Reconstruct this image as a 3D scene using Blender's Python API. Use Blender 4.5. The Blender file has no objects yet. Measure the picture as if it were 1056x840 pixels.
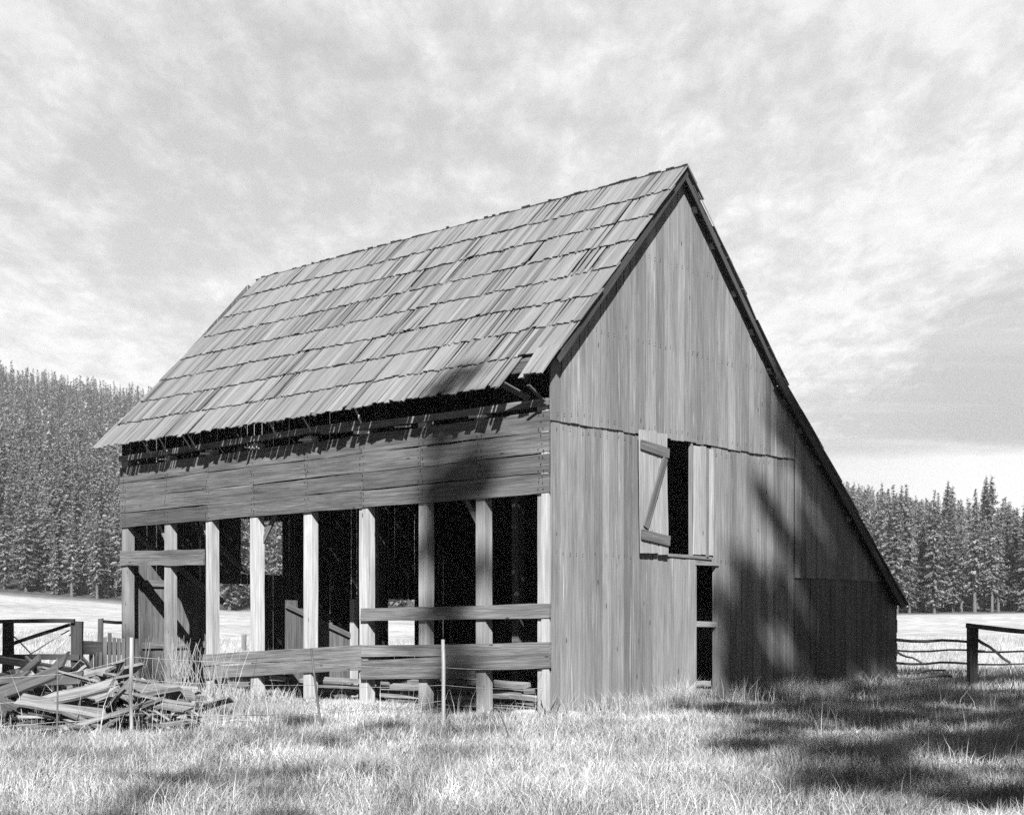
import bpy, math, random
import numpy as np
from mathutils import Vector, noise as mn
random.seed(7); rng = np.random.default_rng(7)
R = math.radians
sc = bpy.context.scene
col = sc.collection
EYE = 1.454; F = 1471.0                      # eye height (m) and focal length in photo pixels
SUN_EL, SUN_AZ = R(38), R(0)                 # azimuth measured from straight behind the camera
U = random.uniform
G = random.gauss

# ------------------------------------------------------------------ materials
def new_mat(name):
    m = bpy.data.materials.new(name); m.use_nodes = True
    nt = m.node_tree; nt.nodes.clear()
    out = nt.nodes.new('ShaderNodeOutputMaterial')
    return m, nt, out
def N(nt, t, **kw):
    n = nt.nodes.new(t)
    for k, v in kw.items():
        if k.startswith('i_'): n.inputs[k[2:]].default_value = v
        else: setattr(n, k, v)
    return n
def L(nt, a, b): nt.links.new(a, b)
def grey(v): return (v, v, v, 1)
def ramp(nt, src, pts):
    r = N(nt, 'ShaderNodeValToRGB'); e = r.color_ramp.elements
    while len(e) < len(pts): e.new(0.5)
    for el, (p, v) in zip(e, pts): el.position = p; el.color = grey(v)
    L(nt, src, r.inputs[0]); return r.outputs[0]
def mul(nt, a, b):
    m = N(nt, 'ShaderNodeMath', operation='MULTIPLY'); L(nt, a, m.inputs[0])
    if isinstance(b, (int, float)): m.inputs[1].default_value = b
    else: L(nt, b, m.inputs[1])
    return m.outputs[0]
def math_(nt, op, a, b, c=None):
    m = N(nt, 'ShaderNodeMath', operation=op)
    for i, x in enumerate((a, b, c)):
        if x is None: continue
        if isinstance(x, (int, float)): m.inputs[i].default_value = x
        else: L(nt, x, m.inputs[i])
    return m.outputs[0]

def wood(name, base, streak=0.35, pale=0.0, stain=0.5, knots=True, bump=0.5, rough=0.85):
    """weathered timber; grain runs along the U of each board's own UV (metres)"""
    m, nt, out = new_mat(name)
    uv = N(nt, 'ShaderNodeUVMap', uv_map='UVMap')
    tone = N(nt, 'ShaderNodeAttribute', attribute_name='tone')
    def grain(su, sv, det, dist=0.0, rough=0.6):
        mp = N(nt, 'ShaderNodeMapping'); mp.inputs['Scale'].default_value = (su, sv, 1)
        L(nt, uv.outputs[0], mp.inputs[0])
        n = N(nt, 'ShaderNodeTexNoise'); n.inputs['Scale'].default_value = 1.0
        n.inputs['Detail'].default_value = det; n.inputs['Distortion'].default_value = dist
        n.inputs['Roughness'].default_value = rough
        L(nt, mp.outputs[0], n.inputs['Vector']); return n.outputs[0]
    fine = grain(2.2, 110, 4, .3)
    mid = grain(.7, 24, 4, .5)
    big = grain(.45, 3.2, 3, .8)
    f = ramp(nt, fine, [(.3, 1 - streak), (.62, 1 + streak * .35)])
    g = ramp(nt, mid, [(.32, 1 - streak * .8), (.66, 1 + streak * .3)])
    b = ramp(nt, big, [(.3, 1 - stain * .6), (.7, 1 + stain * .3)])
    v = mul(nt, mul(nt, f, g), b)
    v = mul(nt, v, tone.outputs['Fac'])
    v = mul(nt, v, base)
    if pale:
        pn = grain(.35, 14, 5, .6, .7)
        pm = ramp(nt, pn, [(.6, 0.0), (.68, 1.0)])
        v = math_(nt, 'ADD', v, mul(nt, pm, pale))
    if knots:
        mp = N(nt, 'ShaderNodeMapping'); mp.inputs['Scale'].default_value = (1.3, 4.5, 1)
        L(nt, uv.outputs[0], mp.inputs[0])
        vo = N(nt, 'ShaderNodeTexVoronoi'); vo.inputs['Scale'].default_value = 1.0
        L(nt, mp.outputs[0], vo.inputs['Vector'])
        k = ramp(nt, vo.outputs['Distance'], [(.04, .22), (.085, 1.0)])
        v = mul(nt, v, k)
    bs = N(nt, 'ShaderNodeBsdfPrincipled'); bs.inputs['Roughness'].default_value = rough
    bs.inputs['Specular IOR Level'].default_value = .25
    L(nt, v, bs.inputs['Base Color'])
    bh = math_(nt, 'ADD', fine, mul(nt, mid, 1.5))
    bp = N(nt, 'ShaderNodeBump'); bp.inputs['Strength'].default_value = bump; bp.inputs['Distance'].default_value = .012
    L(nt, bh, bp.inputs['Height']); L(nt, bp.outputs[0], bs.inputs['Normal'])
    L(nt, bs.outputs[0], out.inputs[0])
    return m
def leafy(name, base, trans=.3, vary=.5, nscale=None):
    m, nt, out = new_mat(name)
    tone = N(nt, 'ShaderNodeAttribute', attribute_name='tone')
    v = mul(nt, tone.outputs['Fac'], base)
    if nscale:
        geo = N(nt, 'ShaderNodeNewGeometry')
        n = N(nt, 'ShaderNodeTexNoise'); n.inputs['Scale'].default_value = nscale; n.inputs['Detail'].default_value = 3
        L(nt, geo.outputs['Position'], n.inputs['Vector'])
        v = mul(nt, v, ramp(nt, n.outputs[0], [(.3, 1 - vary), (.7, 1 + vary * .5)]))
    d = N(nt, 'ShaderNodeBsdfDiffuse'); t = N(nt, 'ShaderNodeBsdfTranslucent')
    L(nt, v, d.inputs[0]); L(nt, v, t.inputs[0])
    mx = N(nt, 'ShaderNodeMixShader'); mx.inputs[0].default_value = trans
    L(nt, d.outputs[0], mx.inputs[1]); L(nt, t.outputs[0], mx.inputs[2]); L(nt, mx.outputs[0], out.inputs[0])
    return m
def plain(name, v, rough=.6, metal=0.0, nscale=20):
    m, nt, out = new_mat(name)
    geo = N(nt, 'ShaderNodeNewGeometry')
    n = N(nt, 'ShaderNodeTexNoise'); n.inputs['Scale'].default_value = nscale; n.inputs['Detail'].default_value = 4
    L(nt, geo.outputs['Position'], n.inputs['Vector'])
    b = N(nt, 'ShaderNodeBsdfPrincipled'); b.inputs['Roughness'].default_value = rough; b.inputs['Metallic'].default_value = metal
    L(nt, mul(nt, ramp(nt, n.outputs[0], [(.3, .65), (.7, 1.2)]), v), b.inputs['Base Color'])
    L(nt, b.outputs[0], out.inputs[0]); return m

M_GABLE = wood('gable_boards', .155, streak=.32, pale=.12, stain=.42, bump=.5)
M_LEAN = wood('lean_to_boards', .11, streak=.40, pale=.05, stain=.5)
M_SIDE = wood('dark_siding', .088, streak=.55, pale=.03, stain=.7)
M_POST = wood('pale_posts', .27, streak=.32, pale=.05, stain=.5)
M_RAIL = wood('rail_timber', .125, streak=.55, pale=.04, stain=.6)
M_SHAKE = wood('roof_shakes', .138, streak=.2, pale=.0, stain=.28, knots=False, bump=.6)
M_DARKW = wood('old_timber_eave_shade', 0.072, streak=.5, stain=.6)  # dark wood, standing in for shade in the eave gap and between shakes
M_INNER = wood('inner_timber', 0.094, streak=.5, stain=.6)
M_DEBRIS = wood('debris_boards', .19, streak=.5, pale=.05, stain=.9)
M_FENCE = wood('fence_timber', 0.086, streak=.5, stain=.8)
M_BARK = wood('bark', .09, streak=.6, stain=.6, knots=False)
M_IRON = plain('rusty_iron', 0.086, .7, .3)
M_NAIL = plain('nail_rust', .02, .8)
M_WIRE = plain('old_wire', 0.302, .5, .3)
M_STONE = plain('field_stone', 0.238, .95, 0, 6)
M_GRASS = leafy('dry_grass', .40, .28, .45, .55)
M_NEEDLE = leafy('conifer_needles', .15, .3)
M_WEED = leafy('dry_weeds', 0.302, .3)

# ------------------------------------------------------------------ mesh builder
class MB:
    def __init__(s): s.v = []; s.f = []; s.uv = []; s.t = []
    def loft(s, rings, tone=1.0, cap=True):
        """rings: list of equal-length closed loops of points; boards, posts and poles all come from here"""
        k = len(rings[0]); b = len(s.v); ou, ov = U(0, 50), U(0, 50)
        for r in rings: s.v.extend([tuple(p) for p in r])
        per = [0.0]
        for j in range(k): per.append(per[-1] + (Vector(rings[0][(j + 1) % k]) - Vector(rings[0][j])).length)
        d = 0.0
        for i in range(len(rings) - 1):
            dn = d + (Vector(rings[i + 1][0]) - Vector(rings[i][0])).length
            for j in range(k):
                j2 = (j + 1) % k
                s.f.append((b + i * k + j, b + i * k + j2, b + (i + 1) * k + j2, b + (i + 1) * k + j))
                s.uv += [(ou + d, ov + per[j]), (ou + d, ov + per[j + 1]), (ou + dn, ov + per[j + 1]), (ou + dn, ov + per[j])]
                s.t.append(tone)
            d = dn
        if cap:
            for ring, rev in ((rings[0], True), (rings[-1], False)):
                off = b if rev else b + (len(rings) - 1) * k
                idx = list(range(k)); idx = idx[::-1] if rev else idx
                s.f.append(tuple(off + j for j in idx))
                c = Vector(ring[0])
                for j in idx: s.uv.append((ou + (Vector(ring[j]) - c).length * .2, ov + (Vector(ring[j]) - c).length))
                s.t.append(tone * .8)
    def board(s, a, b, wdir, w, t, tone=1.0, n=1, warp=0.0, taper=1.0, rag=0.0):
        """a board from a to b, width w along wdir, thickness t across"""
        a, b = Vector(a), Vector(b); ax = (b - a).normalized()
        wd = Vector(wdir); wd = (wd - ax * wd.dot(ax)).normalized(); td = ax.cross(wd)
        rings = []; ph, ph2 = U(0, 6), U(0, 6)
        for i in range(n + 1):
            q = i / n; c = a.lerp(b, q)
            c = c + wd * (warp * math.sin(q * 3.1 + ph)) + td * (warp * .7 * math.sin(q * 4.2 + ph2))
            ww = w * (1 + (taper - 1) * q) * (1 + (U(-.06, .06) if n > 1 else 0)); h = ww / 2
            ring = [c - wd * h - td * t / 2, c + wd * h - td * t / 2, c + wd * h + td * t / 2, c - wd * h + td * t / 2]
            if rag and i in (0, n):
                e = [U(-rag, rag), U(-rag, rag)]
                ring = [ring[0] + ax * e[0], ring[1] + ax * e[1], ring[2] + ax * e[1], ring[3] + ax * e[0]]
            rings.append(ring)
        s.loft(rings, tone)
    def pole(s, pts, r0, r1, k=8, tone=1.0, rough=.08):
        pts = [Vector(p) for p in pts]; rings = []
        for i, p in enumerate(pts):
            ax = (pts[min(i + 1, len(pts) - 1)] - pts[max(i - 1, 0)]).normalized()
            up = Vector((0, 0, 1)) if abs(ax.z) < .9 else Vector((1, 0, 0))
            x = ax.cross(up).normalized(); y = ax.cross(x)
            r = r0 + (r1 - r0) * i / (len(pts) - 1)
            rings.append([p + (x * math.cos(2 * math.pi * j / k) + y * math.sin(2 * math.pi * j / k)) * r * (1 + U(-rough, rough)) for j in range(k)])
        s.loft(rings, tone)
    def build(s, name, mat, parent=None, smooth=False):
        me = bpy.data.meshes.new(name); me.from_pydata(s.v, [], s.f)
        uvl = me.uv_layers.new(name='UVMap'); uvl.data.foreach_set('uv', np.array(s.uv, dtype=np.float32).ravel())
        at = me.attributes.new('tone', 'FLOAT', 'FACE'); at.data.foreach_set('value', np.array(s.t, dtype=np.float32))
        if smooth: me.shade_smooth()
        for mm in (mat if isinstance(mat, (list, tuple)) else [mat]): me.materials.append(mm)
        o = bpy.data.objects.new(name, me); col.objects.link(o)
        if parent: o.parent = parent
        return o
def tag(o, label=None, cat=None, group=None, kind=None):
    if label: o['label'] = label
    if cat: o['category'] = cat
    if group: o['group'] = group
    if kind: o['kind'] = kind
    return o
def empty(name, loc=(0, 0, 0), rz=0.0):
    o = bpy.data.objects.new(name, None); col.objects.link(o); o.location = loc; o.rotation_euler = (0, 0, rz)
    o.empty_display_size = .3; return o
def np_mesh(name, verts, faces_flat, loop_tot, mat, tone=None, parent=None):
    me = bpy.data.meshes.new(name)
    nv = len(verts); nl = len(faces_flat); nf = len(loop_tot)
    me.vertices.add(nv); me.vertices.foreach_set('co', np.asarray(verts, dtype=np.float32).ravel())
    me.loops.add(nl); me.loops.foreach_set('vertex_index', np.asarray(faces_flat, dtype=np.int32))
    me.polygons.add(nf)
    st = np.zeros(nf, dtype=np.int32); st[1:] = np.cumsum(loop_tot)[:-1]
    me.polygons.foreach_set('loop_start', st)
    me.update(calc_edges=True)
    if tone is not None:
        at = me.attributes.new('tone', 'FLOAT', 'FACE'); at.data.foreach_set('value', np.asarray(tone, dtype=np.float32))
    if mat: me.materials.append(mat)
    o = bpy.data.objects.new(name, me); col.objects.link(o)
    if parent: o.parent = parent
    return o

# ------------------------------------------------------------------ terrain
PXS = [-400, 0, 100, 240, 900, 1056, 1500]
EDGE = [600, 613, 620, 630, 633, 633, 633]           # how high the far meadow edge stands, by direction
HILLX = [-500, 0, 150, 330, 600, 870, 960, 1056, 1500]
HILLZ = [165, 152, 142, 118, 90, 80, 64, 50, 40]
def zg(x, y):
    """ground height, vectorised"""
    x = np.asarray(x, dtype=float); y = np.asarray(y, dtype=float)
    r = np.hypot(x, y); fwd = np.clip(y / np.maximum(r, 1e-6), 0, 1)
    px = 528 + F * x / np.maximum(y, 1.0)
    px = np.clip(px, -500, 1500)
    ze = EYE + (645 - np.interp(px, PXS, EDGE)) / F * 250
    q = np.clip((r - 38) / 212, 0, 1)
    z = ze * q ** 1.25 * np.clip(fwd * 2, 0, 1)
    hz = np.interp(px, HILLX, HILLZ)
    h = np.clip((r - 255) / 745, 0, 1)
    z = z + (hz - 5) * (h ** 1.15) * np.clip(fwd * 1.6 - .3, 0, 1)
    z = z + (.05 * np.sin(x * .9 + 1) * np.sin(y * .7) + .03 * np.sin(x * 2.1 + y * 1.3)) * np.clip(r / 8, 0, 1)
    z = z + .25 * np.sin(x * .05 + 2) * np.sin(y * .06) * np.clip((r - 45) / 60, 0, 1)
    return z
def zs(x, y): return float(zg(x, y))

def build_ground():
    nr, na = 190, 360
    rad = np.concatenate([[0.01], np.geomspace(1.2, 2600, nr - 1)])
    ang = np.linspace(0, 2 * np.pi, na, endpoint=False)
    rr, aa = np.meshgrid(rad, ang, indexing='ij')
    X = rr * np.sin(aa); Y = rr * np.cos(aa); Z = zg(X, Y)
    V = np.stack([X, Y, Z], -1).reshape(-1, 3)
    i, j = np.meshgrid(np.arange(nr - 1), np.arange(na), indexing='ij'); j2 = (j + 1) % na
    Fc = np.stack([i * na + j, i * na + j2, (i + 1) * na + j2, (i + 1) * na + j], -1).reshape(-1)
    m, nt, out = new_mat('dry_meadow')
    geo = N(nt, 'ShaderNodeNewGeometry')
    def nz(s, d):
        n = N(nt, 'ShaderNodeTexNoise'); n.inputs['Scale'].default_value = s; n.inputs['Detail'].default_value = d
        L(nt, geo.outputs['Position'], n.inputs['Vector']); return n.outputs[0]
    a = ramp(nt, nz(.06, 5), [(.35, .75), (.6, 1.0)])
    b = ramp(nt, nz(9, 8), [(.35, .62), (.62, 1.0)])
    # dry grass is pale in the open meadow, trodden soil darker round the barn, deepened so gaps between blades look shaded
    c = ramp(nt, nz(.7, 5), [(.35, .6), (.62, 1.0)])
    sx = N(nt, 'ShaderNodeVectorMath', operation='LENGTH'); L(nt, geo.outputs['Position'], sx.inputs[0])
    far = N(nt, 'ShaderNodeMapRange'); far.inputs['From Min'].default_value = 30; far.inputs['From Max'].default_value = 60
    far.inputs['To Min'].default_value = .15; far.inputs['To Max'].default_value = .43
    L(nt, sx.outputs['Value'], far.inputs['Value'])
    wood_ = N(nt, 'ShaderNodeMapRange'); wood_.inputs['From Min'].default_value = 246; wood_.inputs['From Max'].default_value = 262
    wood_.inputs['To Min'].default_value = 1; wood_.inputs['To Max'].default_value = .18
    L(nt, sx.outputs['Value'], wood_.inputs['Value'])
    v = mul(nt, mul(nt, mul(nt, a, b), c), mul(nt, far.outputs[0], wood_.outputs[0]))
    bs = N(nt, 'ShaderNodeBsdfPrincipled'); bs.inputs['Roughness'].default_value = .95; bs.inputs['Specular IOR Level'].default_value = .1
    L(nt, v, bs.inputs['Base Color'])
    bp = N(nt, 'ShaderNodeBump'); bp.inputs['Strength'].default_value = .8; bp.inputs['Distance'].default_value = .08
    L(nt, nz(5, 8), bp.inputs['Height']); L(nt, bp.outputs[0], bs.inputs['Normal'])
    L(nt, bs.outputs[0], out.inputs[0])
    o = np_mesh('ground', V, Fc, np.full((nr - 1) * na, 4), m)
    tag(o, 'dry pale meadow ground running from the barn to the forest edge', 'ground', kind='structure')
build_ground()

# ------------------------------------------------------------------ barn
TH = math.atan((1862 - 528) / F)
gx, gy = math.sin(TH), math.cos(TH)
CX, CY = (567 - 528) / F * 23, 23.0
barn = empty('barn', (CX, CY, 0), math.pi / 2 - TH)
tag(barn, 'weathered open-sided timber barn with split shake roof and lean-to, standing in dry grass', 'barn')
def w2(u, v, z=0.0): return (CX + u * gx - v * gy, CY + u * gy + v * gx, z)      # barn coordinates to world
UR, ZR = 3.47, 9.62          # ridge
WU, WV = 11.82, 12.4         # width (with lean-to), length
SL = (9.62 - 5.42) / (3.47 + .42)
def roof_z(u):               # underside line of the roof
    if u < UR: return ZR - (UR - u) * SL
    if u < 6.75: return ZR - (u - UR) * 1.035
    return ZR - (6.75 - UR) * 1.035 - (u - 6.75) * .845
# ---- vertical board walls in the u-z plane
def vboards(mb, u0, u1, zb, zt, v0, t=.022, wmin=.15, wmax=.30, breaks=(), holes=(), tone=(.74, 1.16), rag=.02, out=-1, slack=0.0):
    edges = [u0]; marks = sorted([b for b in breaks if u0 < b < u1] + [u1])
    for mk in marks:
        span = mk - edges[-1]; n = max(1, round(span / ((wmin + wmax) / 2)))
        ws = [U(wmin, wmax) for _ in range(n)]; s = sum(ws); base = edges[-1]; acc = 0
        for w in ws: acc += w; edges.append(base + acc / s * span)
    for a, b in zip(edges[:-1], edges[1:]):
        gap = U(.009, .021) + (U(0, .02) if random.random() < .12 else 0); a2, b2 = a + gap / 2, b - gap / 2
        off = U(0, .008); tn = U(*tone) * (U(.8, .95) if random.random() < .15 else 1)
        iv = [(zb + U(-rag, rag), None)]
        segs = []
        hs = sorted([h for h in holes if h[0] < (a + b) / 2 < h[1]], key=lambda h: h[2])
        lo = zb + U(-rag, rag)
        for h in hs:
            if h[2] > lo + .02: segs.append((lo, h[2], False))
            lo = h[3]
        segs.append((lo, None, True))
        for z0, z1, top in segs:
            za, zb_ = (zt(a2), zt(b2)) if top else (z1, z1)
            if min(za, zb_) < z0 + .02: continue
            v_o = v0 + out * (off); v_i = v_o - out * t
            tilt = U(-.004, .004); n = 5; rings = []
            for i in range(n + 1):
                q = i / n
                zl, zr = z0 + (za - z0) * q, z0 + (zb_ - z0) * q
                wv = .004 * math.sin(q * 5 + a * 7)
                rings.append([(a2, v_o + wv, zl), (b2, v_o + wv + tilt, zr), (b2, v_i + wv + tilt, zr), (a2, v_i + wv, zl)])
            mb.loft(rings, tn)
# openings: hay door and small door on the near gable
HAY = (3.07, 4.57, 2.74, 4.80); DOOR = (4.07, 4.73, -.2, 2.56)
mb = MB()
vboards(mb, 0.03, 7.49, .04, lambda u: min(4.86, roof_z(u) - .02), 0, breaks=(3.07, 4.07, 4.57, 4.73), holes=(HAY, DOOR), rag=.03)
mb.build('gable_wall', M_GABLE, barn)
mb = MB()
vboards(mb, -.02, 7.47, 4.775, lambda u: roof_z(u) - .03, -.03, breaks=(3.47,), rag=.012)
mb.build('upper_gable', M_GABLE, barn)
mb = MB()
vboards(mb, 7.5, 11.82, 2.42, lambda u: roof_z(u) - .03, -.022, rag=.012, tone=(.75, 1.0), wmin=.17, wmax=.27)
mb.build('lean_to_gable', M_GABLE, barn)
mb = MB()
vboards(mb, 7.52, 11.82, .0, lambda u: min(2.50, roof_z(u) - .03), 0.01, rag=.04, tone=(.7, 1.0), wmin=.17, wmax=.27)
mb.build('lean_to_wall', M_LEAN, barn)
mb = MB()
for k in range(46):
    u = .14 + k * .163 + U(-.02, .02)
    for z in (.22, 2.66, 4.66, 4.92, 6.4, 7.9):
        if z > roof_z(u) - .2 or (HAY[0] - .95 < u < HAY[1] + .1 and HAY[2] - .2 < z < HAY[3]) or (DOOR[0] - .1 < u < DOOR[1] + .1 and z < 2.7) or random.random() < .2: continue
        zz = z + U(-.03, .03); y = -.062 if z > 4.8 else -.032; r = U(.008, .013)
        mb.loft([[(u + r * s_ * math.cos(j * math.pi / 3), y - d, zz + r * s_ * math.sin(j * math.pi / 3)) for j in range(6)] for d, s_ in ((0, 1), (.006, .8))])
mb.build('nails', M_NAIL, [o for o in barn.children if o.name == 'gable_wall'][0])['kind'] = 'stuff'
# frame members right behind the gable boards
for z, a, b in ((.2, .15, 4.0), (4.9, .15, 7.4), (2.42, 7.6, 11.6), (2.64, .15, 4.0), (2.64, 4.8, 7.4)):
    mb = MB(); mb.board((a, .1, z), (b, .1, z), (0, 0, 1), .15, .12, U(.8, 1.1)); mb.build('girt', M_INNER, barn)
# corner board and corner post on the long side
mb = MB(); mb.board((-.015, .075, -.02), (-.01, .075, 4.93), (0, 1, 0), .15, .03, 1.05, n=6, warp=.004)
mb.build('corner_board', M_POST, barn)
# hay door: opening frame, hanging shutter, fixed panel
fr = MB()
fr.board((3.0, -.012, 4.83), (4.66, -.012, 4.80), (0, 0, 1), .05, .03, 1.0)
fr.board((3.12, -.015, 2.715), (4.56, -.015, 2.70), (0, 0, 1), .05, .035, 1.0)
fr.board((3.95, .02, 2.74), (3.95, .02, 4.78), (1, 0, 0), .05, .06, 1.0)
fr.build('hay_door_frame', M_GABLE, barn)
sh = empty('shutter'); sh.parent = barn
def shq(a, b): # skewed shutter: it has dropped a little on its hinges
    return (2.19 + a * .82 + b * .10, -.085 - (1 - b) * .05, 4.86 - b * 2.12 - a * .06)
mb = MB()
for a0, a1 in ((0, .33), (.345, .63), (.645, 1)):
    c = (a0 + a1) / 2; e = U(-.012, .012)
    mb.board(shq(c, 0 + e), shq(c, 1.0 + e), (1, 0, 0), (a1 - a0) * .80 - .004, .022, U(1.2, 1.5), n=4, warp=.003)
mb.build('boards', M_GABLE, sh)
for b in (.135, .86):
    p, q = Vector(shq(.02, b)), Vector(shq(1.02, b + .01)); o = Vector((0, -.028, 0))
    m2 = MB(); m2.board(p + o, q + o, (0, 0, 1), .17, .03, .85, n=2, warp=.002); m2.build('batten', M_RAIL, sh)
p, q = Vector(shq(.88, .19)), Vector(shq(.17, .80)); o = Vector((0, -.03, 0))
m2 = MB(); m2.board(p + o, q + o, (1, 0, 0), .13, .028, .75, n=2, warp=.002); m2.build('brace', M_RAIL, sh)
pn = empty('shutter'); pn.parent = barn
mb = MB()
for a, b, tn in ((3.97, 4.2, 1.6), (4.205, 4.36, 1.35), (4.43, 4.60, 1.8)):
    mb.board(((a + b) / 2, -.025, 2.74 + U(0, .04)), ((a + b) / 2, -.03, 4.74 + U(-.06, .02)), (1, 0, 0), b - a - .006, .022, tn, n=4, warp=.003)
mb.build('boards', M_GABLE, pn)
m2 = MB(); m2.board((4.395, -.045, 2.72), (4.395, -.045, 4.72), (1, 0, 0), .06, .03, .8, n=3, warp=.004); m2.build('batten', M_GABLE, pn)
# narrow doorway
df = MB()
df.board((4.04, -.02, 2.585), (4.78, -.02, 2.59), (0, 0, 1), .045, .04, 1.05)
df.board((4.06, .01, 1.49), (4.76, .01, 1.48), (0, 0, 1), .10, .05, 1.4)
df.board((4.055, .02, .05), (4.055, .02, 2.56), (1, 0, 0), .05, .08, 1.0)
df.board((4.745, .03, .05), (4.745, .03, 2.56), (1, 0, 0), .05, .08, .9)
df.build('door_frame', M_GABLE, barn)
m2 = MB()
m2.board((4.1, .09, .40), (4.72, .14, .37), (0, 0, 1), .10, .06, 1.3, warp=.01, n=3)
m2.board((4.1, .07, .28), (4.72, .1, .24), (0, 0, 1), .09, .06, 1.1, warp=.01, n=3)
m2.board((4.08, .04, .15), (4.74, .05, .13), (0, 0, 1), .10, .08, 1.2, warp=.01, n=3)
m2.build('threshold', M_DEBRIS, barn)
m2 = MB(); m2.board((3.98, -.06, .10), (4.8, -.08, .06), (0, 0, 1), .20, .14, .8, n=4, warp=.02); m2.build('sill_log', M_FENCE, barn)

# ---- long open side (u = 0 plane, outer face towards -u)
ZB = 3.60
posts = [12.25, 10.66, 9.2, 7.70, 6.06, 4.48, 2.95, 1.54, .16]
for i, v in enumerate(posts):
    mb = MB(); w = U(.20, .25); tn = [.62, .8, 1.05, 1.1, 1.15, 1.1, 1.0, .8, .95][i]
    lean = U(-.03, .03)
    mb.board((.085, v + lean, -.1), (.085, v, 5.05), (0, 1, 0), w, .17, tn, n=7, warp=.008)
    mb.build('post', M_POST, barn)
# siding boards, butted over the posts, with nails at each post
mb = MB(); nails = []
rows = [(3.60, 3.92), (3.925, 4.24), (4.245, 4.585), (4.59, 4.93)]
joints = [[12.42, 9.2, 4.48, -.02], [12.42, 7.70, 4.48, -.02], [12.42, 9.2, 2.95, -.02], [12.42, 6.06, 4.48, -.02]]
for (z0, z1), js in zip(rows, joints):
    for a, b in zip(js[:-1], js[1:]):
        sag = U(-.008, .008); tn = U(.75, 1.2)
        mb.board((-.016 + U(-.006, .006), a - .004, (z0 + z1) / 2 + sag), (-.016 + U(-.006, .006), b + .004, (z0 + z1) / 2), (0, 0, 1), z1 - z0 - U(.006, .018), .034, tn, n=8, warp=.006)
    for v in posts:
        for zz in (z0 + .06, (z0 + z1) / 2 + U(-.03, .03), z1 - .06):
            for dv in ((-.05, .04) if random.random() < .6 else (U(-.04, .04),)): nails.append((v + dv + U(-.02, .02), zz + U(-.02, .02)))
siding = mb.build('siding', M_SIDE, barn)
mb = MB()
for v, z in nails:
    r = U(.009, .014)
    mb.loft([[(-.042 - d, v + r * s * math.cos(k * math.pi / 3), z + r * s * math.sin(k * math.pi / 3)) for k in range(6)] for d, s in ((0, 1), (.008, .8))])
    if random.random() < .6:   # rust run beneath
        mb.loft([[(-.0375 - d, v - .006, z), (-.0375 - d, v + .006, z), (-.0375 - d, v + .003, z - U(.03, .09)), (-.0375 - d, v - .003, z - .04)] for d in (0, .002)])
mb.build('nails', M_NAIL, siding)['kind'] = 'stuff'
# plate beam above the siding, with a dark slot between them, splintered at the joints
mb = MB()
mb.board((-.03, 12.4, 5.12), (-.03, 4.5, 5.13), (0, 0, 1), .11, .10, 1.0, n=8, warp=.012)
mb.board((-.035, 5.6, 5.10), (-.02, -.02, 5.06), (0, 0, 1), .12, .09, 1.15, n=8, warp=.012)
mb.build('wall_plate', M_RAIL, barn)
for v in (10.66, 9.3, 7.7, 6.1, 4.45, 3.4, 1.55):
    mb = MB()
    mb.board((-.05, v + U(-.25, -.1), 4.965), (-.06, v + U(.1, .25), 4.985), (0, 0, 1), U(.025, .06), .03, 1.3, n=3, rag=.04)
    mb.build('splinter', M_POST, barn)
# rails
def rail(a, b, w, t=.045, tone=1.0, mat=M_RAIL, u=-.02, name='rail'):
    mb = MB(); mb.board((u, a[0], a[1]), (u, b[0], b[1]), (0, 0, 1), w, t, tone, n=10, warp=.008, rag=.012); return mb.build(name, mat, barn)
rail((12.40, 2.93), (9.32, 2.87), .32, tone=.95)
rail((4.50, 1.655), (-.03, 1.705), .235, tone=1.1, u=-.03)
rail((9.32, .745), (4.50, 1.0), .22, tone=1.25)
rail((9.32, .50), (4.50, .76), .24, tone=1.1)
rail((4.49, 1.0), (-.03, 1.09), .20, tone=1.25, u=-.028)
rail((4.49, .70), (-.03, .90), .25, tone=.95, u=-.028)
rail((4.49, .56), (1.6, .63), .14, tone=.9, u=-.05)
# foundation timbers and poles on the earth under the open side
for k in range(34):
    v = U(.1, 7.6); ln = U(1.0, 3.6); u = U(.25, 3.0); a = U(-.15, .15)
    mb = MB(); z = .08 + U(0, .34)
    mb.board((u, v, z + U(-.04, .04)), (u + math.sin(a) * ln, v + ln, z + U(-.06, .08)), (1, 0, .2), U(.08, .22), U(.04, .09), U(.8, 1.2), n=5, warp=.02, rag=.05)
    o = mb.build('fallen_plank', M_DEBRIS); o.location = (CX, CY, 0); o.rotation_euler = (0, 0, math.pi / 2 - TH)
    tag(o, 'sun-bleached plank lying on the earth floor under the lower rail of the barn', 'plank', 'planks lying inside the barn')

# ---- far gable with its window and doorway, back wall of the lean-to
mb = MB()
H2 = [(3.22, 4.46, 2.68, 3.98), (2.55, 3.62, -.2, 2.44), (7.95, 8.9, .95, 2.15)]
vboards(mb, 0.0, 11.82, .0, lambda u: roof_z(u) - .02, WV, breaks=(2.55, 3.22, 3.62, 4.46, 7.95, 8.9), holes=H2, out=1, tone=(.8, 1.3))
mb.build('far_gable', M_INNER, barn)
mb = MB()
z = .02
for k in range(8):
    mb.board((WU + (k % 2) * .03, -.01, z + .13), (WU + (k % 2) * .03, WV, z + .13), (0, 0, 1), .29, .028, U(.8, 1.2), n=1); z += .26
mb.build('back_wall', M_LEAN, barn)
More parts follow.
